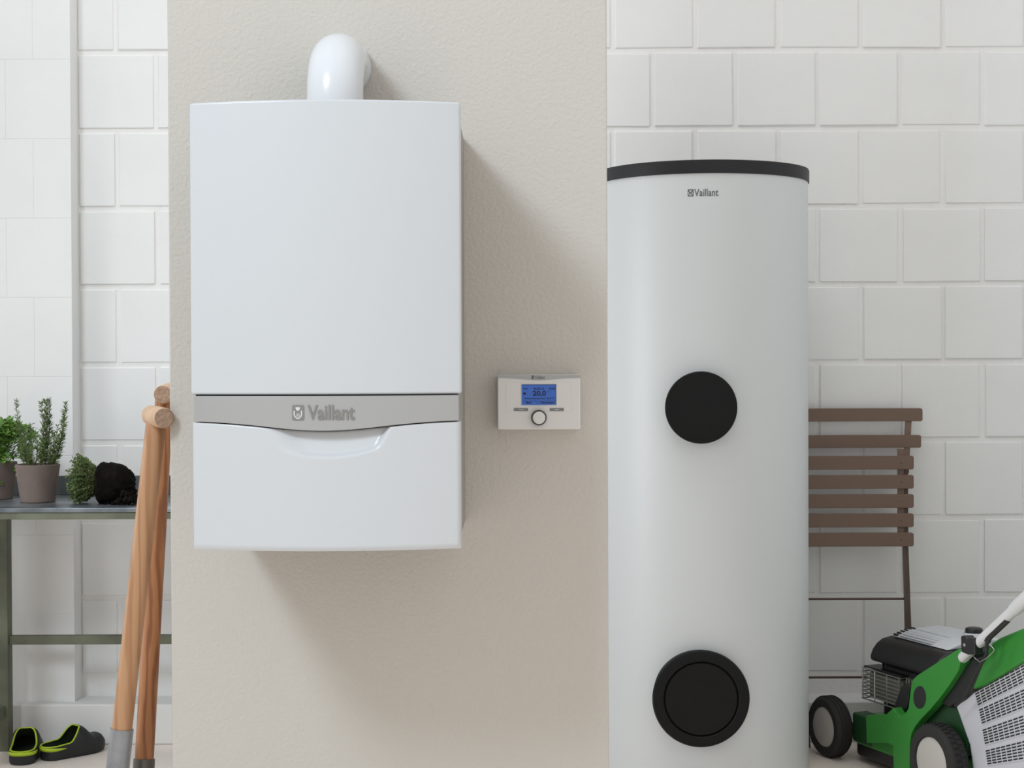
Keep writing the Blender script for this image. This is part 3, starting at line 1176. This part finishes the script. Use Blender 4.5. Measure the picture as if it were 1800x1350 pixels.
def wheel(u, v, r, wd, side, tread):
    prof = [(r * .66, .004), (r * .70, -.002), (r * .90, -.002), (r * .97, .004), (r, .012), (r, wd - .012), (r * .97, wd - .004), (r * .9, wd), (r * .3, wd), (0, wd)]
    ax = Vector((0, -side, 0))
    b = lathe_bm(prof, (u, v, r + .0005), ax, 64)
    wt = mpart('wheel', b, 'tyre', smooth=40)
    tb = bmesh.new()
    k = 40
    for i in range(k):
        t = 2 * math.pi * i / k
        for off, w_ in ((.016, .010), (.032, .010)) if tread else ((.012, .004), (.024, .004), (.036, .004)):
            tt = t + (math.pi / k if off > .02 else 0)
            du = .0042 if tread else .0066
            c = Vector((u, v - side * off, r + .0005)) + Vector((math.cos(tt), 0, math.sin(tt))) * (r + .0002)
            tg = Vector((-math.sin(tt), 0, math.cos(tt)))
            nr = Vector((math.cos(tt), 0, math.sin(tt)))
            hw_ = w_ / 2 if not tread else w_ * .8
            if c.z - .0025 < .0005:
                continue
            pts = [c + tg * du * a + Vector((0, hw_ * b_, 0)) - nr * .003 for a, b_ in ((-1, -1), (1, -1), (1, 1), (-1, 1))]
            merge(tb, prism_bm(pts, nr * .0048))
    mpart('tread', tb, 'tyre', wt, smooth=0)
    hp = [(0, -.004), (r * .3, -.0035), (r * .60, -.001), (r * .665, .003), (r * .665, .02), (0, .02)]
    hc_ = mpart('hub_cap', lathe_bm(hp, (u, v, r + .0005), ax, 48), 'hub', wt, smooth=40)
    return wt


wheel(0, 0.012, .0975, .052, 1, True)
wheel(.509, 0.012, .0855, .05, 1, False)
wheel(0, -.402, .0975, .052, -1, True)
wheel(.450, -.402, .0855, .05, -1, False)
mpart('axle', tube_bm([(.509, -.04, .085), (.450, -.36, .085)], .009, 10), 'mblack')
mpart('axle', tube_bm([(0, -.04, .098), (0, -.36, .098)], .009, 10), 'mblack')

# deck: green housing with rounded nose, black skirt below
dk = bmesh.new()
outl = [(-.02, -.045), (.43, -.046), (.452, -.056), (.490, -.095), (.52, -.13), (.545, -.17), (.54, -.22), (.51, -.26), (.46, -.30), (.40, -.33), (.36, -.345), (-.02, -.345)]
dk = prism_bm([(u, v, .050) for u, v in outl], (0, 0, .056), .010, 3)
mpart('deck', dk, 'mgreen')
mpart('deck_top', prism_bm([(u * .93 + .02, -.195 + (v + .195) * .88, .100) for u, v in outl], (0, 0, .009), .003, 2), 'mgreen')
mpart('wheel_mount', box_bm(.345, .446, -.095, -.043, .056, .138, .008, 3), 'mdark')  # dark green paints in the shade of the deck's recessed front
mpart('skirt', prism_bm([(.03 + (u - .03) * .985, -.195 + (v + .195) * .97, .018) for u, v in outl], (0, 0, .045), .006, 2), 'mblack')

wing_px = [(1604.5, 1194), (1612, 1186.5), (1648, 1163.5), (1683, 1141), (1689, 1147), (1688.5, 1164), (1684, 1180), (1668, 1205), (1651, 1228), (1636, 1246), (1617, 1266), (1607, 1279), (1601.5, 1291), (1599, 1310), (1598.5, 1352),
           (1570, 1352), (1569, 1311), (1560, 1306.5), (1523, 1306.5), (1521, 1258), (1557, 1255.5), (1564, 1249), (1570, 1243.5), (1573, 1251), (1582, 1257.5), (1590, 1255), (1596, 1245), (1599, 1222), (1601, 1204)]
wg = trace(wing_px, -.018)
wl_ = mpart('side_wing', prism_bm(wg, (0, -.030, 0), .0035, 2), 'mgreen')
mir = [Vector((p.x, -.39 - (p.y), p.z)) for p in wg]
mpart('side_wing', prism_bm(mir, (0, .030, 0), .0035, 2), 'mgreen')
# black oval insert in place of the hole in the wing
ov = [(1616 + 11.2 * math.cos(t), 1226 + 20.5 * math.sin(t)) for t in [2 * math.pi * k / 24 for k in range(24)]]
mpart('wing_inset', prism_bm(trace(ov, -.0165), (0, -.012, 0), .002, 2), 'mblack', wl_)
lv = [(1583, 1207), (1592, 1202), (1599, 1206), (1597, 1232), (1592, 1250), (1582, 1255), (1573, 1250), (1571, 1240)]
mpart('engine_lower', prism_bm(trace(lv, -.05), (0, -.03, 0), .005, 2), 'mblack')  # black lump for the engine's lower part, filling the gap beside the wing

# rear housing and chute
rh = trace([(1600, 1300), (1612, 1270), (1640, 1238), (1682, 1190), (1700, 1215), (1690, 1250), (1700, 1300), (1700, 1330), (1600, 1330)], -.055)
mpart('rear_housing', prism_bm(rh, (0, -.28, 0), .006, 2), 'mdark')
ch = trace([(1651, 1236), (1690, 1176), (1706, 1160), (1738, 1150), (1728, 1178), (1712, 1212), (1694, 1230), (1668, 1246)], -.035)
mpart('chute_flap', prism_bm(ch, (0, -.29, 0), .010, 3), 'mblack')

# engine
eng = mpart('engine_block', box_bm(.20, .40, -.32, -.11, .104, .285, .02, 3), 'mblack')


def blob(u0, u1, v0, v1, z0, z1, bev, seg=4, taper=0.0, nose=0.0):
    b = bmesh.new()
    vts = [b.verts.new((u, v, z)) for z in (z0, z1) for v in (v0, v1) for u in (u0, u1)]
    for f in ((0, 2, 3, 1), (4, 5, 7, 6), (0, 1, 5, 4), (2, 6, 7, 3), (0, 4, 6, 2), (1, 3, 7, 5)):
        b.faces.new([vts[i] for i in f])
    for v in vts[4:]:
        v.co.x = (u0 + u1) / 2 + (v.co.x - (u0 + u1) / 2) * (1 - taper)
        v.co.y = (v0 + v1) / 2 + (v.co.y - (v0 + v1) / 2) * (1 - taper)
    bmesh.ops.recalc_face_normals(b, faces=b.faces[:])
    bevel_all(b, bev, seg, 20)
    return b


# blower shroud: cross profile (left, up) drawn as seen from behind, pushed forward
sp_ = [(-.088, .283), (-.090, .300), (-.098, .318), (-.112, .334), (-.130, .345), (-.155, .350), (-.20, .352), (-.30, .352), (-.36, .345), (-.385, .325), (-.39, .26), (-.37, .24), (-.135, .24), (-.125, .283)]
shroud = mpart('shroud', prism_bm([(.125, v, z) for v, z in sp_], (.305, 0, 0), .012, 3), 'mblack', smooth=50)
cv = [(.15, -.150, .351), (.15, -.172, .362), (.15, -.2, .370), (.15, -.30, .373), (.15, -.345, .366), (.15, -.365, .351)]
cover = mpart('engine_cover', prism_bm(cv, (.255, 0, 0), .007, 3), 'mgrey', smooth=50)
for i in range(6):
    v_ = -.156 - i * .0115
    z_ = .356 + .0036 * i if i < 3 else .3635 + .0022 * (i - 2)
    mpart('vent_slot', box_bm(.395 - .01, .4035, v_ - .0032, v_ + .0032, z_ - .001, z_ + .0035, .001, 1), 'slot', cover)
    mpart('vent_slot', box_bm(.225, .375, v_ - .0028, v_ + .0028, z_ + .0002, z_ + .0028, .0006, 1), 'mgrey', cover)
fc = ml(1712, 1104, -.30)
mpart('fuel_cap', lathe_bm([(0, .008), (.016, .008), (.022, .006), (.024, .002), (.024, -.012), (0, -.012)], (fc.x, fc.y, fc.z - .006), (0, 0, 1), 32), 'mblack')
mpart('fuel_neck', lathe_bm([(.026, .0), (.030, -.004), (.036, -.03), (0, -.03)], (fc.x, fc.y, fc.z - .012), (0, 0, 1), 32), 'mgrey')

# muffler with wire guard on the engine's left side
mpart('muffler', box_bm(.275, .44, -.140, -.095, .175, .252, .008, 2), 'fin')
mg = None
gb = bmesh.new()
for i in range(9):
    z_ =   .1735 + .0108 * i
    u_in = .268 + (.03 * max(0, 3 - i) / 3)
    tube_bm([(u_in, -.14, z_), (u_in, -.082, z_), (.452, -.082, z_), (.452, -.15, z_)], .0021, 6, bm=gb)
for u_ in (.27, .33, .39, .448):
    tube_bm([(u_, -.0815, .176 if u_ > .3 else .2), (u_, -.0815, .262)], .0021, 6, bm=gb)
grd = mpart('muffler_guard', gb, 'chrome', smooth=60, label='bright wire guard')
fb = bmesh.new()
for i in range(5):
    u_ = .205 + i * .013
    box_bm(u_, u_ + .004, -.125, -.095, .165, .262, bm=fb)
mpart('cooling_fins', fb, 'fin', eng, smooth=0)
mpart('guard_plate', box_bm(.27, .45, -.14, -.086, .262, .266, .001, 1), 'mblack')

# handle
def bez(pts, v, n=8):
    out = []
    q = trace(pts, v)
    for i in range(len(q) - 1):
        p0, p1_, p2_, p3_ = q[max(i - 1, 0)], q[i], q[i + 1], q[min(i + 2, len(q) - 1)]
        for k in range(n):
            t = k / n
            out.append(.5 * ((2 * p1_) + (p2_ - p0) * t + (2 * p0 - 5 * p1_ + 4 * p2_ - p3_) * t * t + (3 * p1_ - p0 - 3 * p2_ + p3_) * t ** 3))
    out.append(q[-1])
    return out


hb0, hb1 = ml(1693, 1156, 0), ml(1784, 1071, 0)
dh = (hb1 - hb0).normalized()
for v_ in (0.0, -.39):
    off = Vector((0, v_, 0))
    ht = mpart('handle_tube', tube_bm([hb0 + off, hb0 + off + dh * .34], .0135, 20), 'tube', smooth=60)
    mpart('tube_end', lathe_bm([(0, -.012), (.008, -.010), (.0125, -.004), (.0138, .002), (.0138, .006)], hb0 + off, dh, 20), 'tube', ht, smooth=60)
    mpart('upper_sleeve', tube_bm([hb0 + off + dh * .245, hb0 + off + dh * .262, hb0 + off + dh * .9], [.016, .0175, .0175], 20), 'tube', ht, smooth=60)
up_ = hb0 + dh * .9
mpart('handle_bar', tube_bm([up_, up_ + Vector((0, -.39, 0))], .0165, 16), 'mblack', smooth=60)
cl0 = ml(1690, 1118, .006)
ck = [(1688, 1117.5), (1697, 1117), (1699, 1122), (1712, 1121), (1714, 1150), (1700, 1151), (1689, 1146)]
mpart('handle_clamp', prism_bm(trace(ck, .018), (0, -.026, 0), .004, 2), 'mblack')
sc_ = ml(1695, 1134, .0185)
mpart('clamp_screw', lathe_bm([(0, .002), (.004, .001), (.0045, 0)], sc_, (0, 1, 0), 12), 'chrome')
cab = bez([(1771, 1090), (1752, 1108), (1738, 1122), (1734, 1138), (1733, 1152), (1718, 1178), (1705, 1205), (1694, 1226), (1680, 1240)], .004)
mpart('cable_sleeve', tube_bm(cab[:20], .0078, 10), 'mblack', smooth=60)
mpart('bowden_cable', tube_bm(cab[18:], .0045, 10), 'mblack', smooth=60)
spw = [(1692, 1164), (1710, 1150), (1713, 1156), (1722, 1164), (1734, 1157), (1745, 1147), (1748, 1142), (1741, 1134)]
mpart('wire_clip', tube_bm(trace(spw, .012), .0011, 6), 'chrome', smooth=60)

# grass catcher
VB = -.045
body_px = [(1676, 1236), (1692, 1226), (1712, 1212), (1800, 1160), (1930, 1083), (1990, 1100), (1960, 1250), (1900, 1385), (1712, 1385), (1702, 1310)]
bagp = trace(body_px, VB)
catcher = mpart('grass_catcher', prism_bm(bagp, (0, -.30, 0), .012, 3), 'bag')
lid_px = [(1706, 1214), (1716, 1190), (1731, 1150), (1742, 1130), (1756, 1121), (1800, 1103), (1930, 1050), (1950, 1072), (1930, 1087), (1800, 1163), (1730, 1205)]
mpart('catcher_lid', prism_bm(trace(lid_px, VB + .010), (0, -.32, 0), .008, 3), 'mgreen')
groups = [((1713, 1216, 1776, 1182.5), (1718.7, 1238.6, 1799, 1197.6)), ((1721, 1248.6, 1799, 1213.4), (1725.6, 1270.7, 1799, 1242)),
          ((1727, 1284, 1799, 1258.7), (1731, 1306.6, 1799, 1287.7)), ((1732.6, 1320.4, 1799, 1304), (1735.7, 1342.5, 1799, 1332.4))]
sb = bmesh.new()
ribs = bmesh.new()
for g0, g1 in groups:
    for i in range(6):
        t = i / 5
        sl0, sl1 = (g0[3] - g0[1]) / (g0[2] - g0[0]), (g1[3] - g1[1]) / (g1[2] - g1[0])
        x0, y0 = g0[0] + (g1[0] - g0[0]) * t, g0[1] + (g1[1] - g0[1]) * t
        sl = sl0 + (sl1 - sl0) * t
        k = 0
        x = x0
        while x < 1872:
            xe = x + 6.6 * (1 + .002 * (x - 1720))
            q = [(x, y0 + sl * (x - x0) - 1.3), (xe, y0 + sl * (xe - x0) - 1.3), (xe, y0 + sl * (xe - x0) + 1.3), (x, y0 + sl * (x - x0) + 1.3)]
            merge(sb, prism_bm(trace(q, VB + .0009), (0, -.003, 0)))
            x = xe + 2.0
    sl = (g1[3] - g1[1]) / (g1[2] - g1[0])
    q = [ml(g1[0] + 1, g1[1] + 3.6, VB + .0005), ml(1875, g1[1] + 3.6 + sl * (1875 - g1[0]), VB + .0005)]
    tube_bm(q, .0012, 6, bm=ribs)
so = mpart('vent_slots', sb, 'slot', catcher, smooth=0)
so['kind'] = 'stuff'
mpart('ribs', ribs, 'bag', catcher)
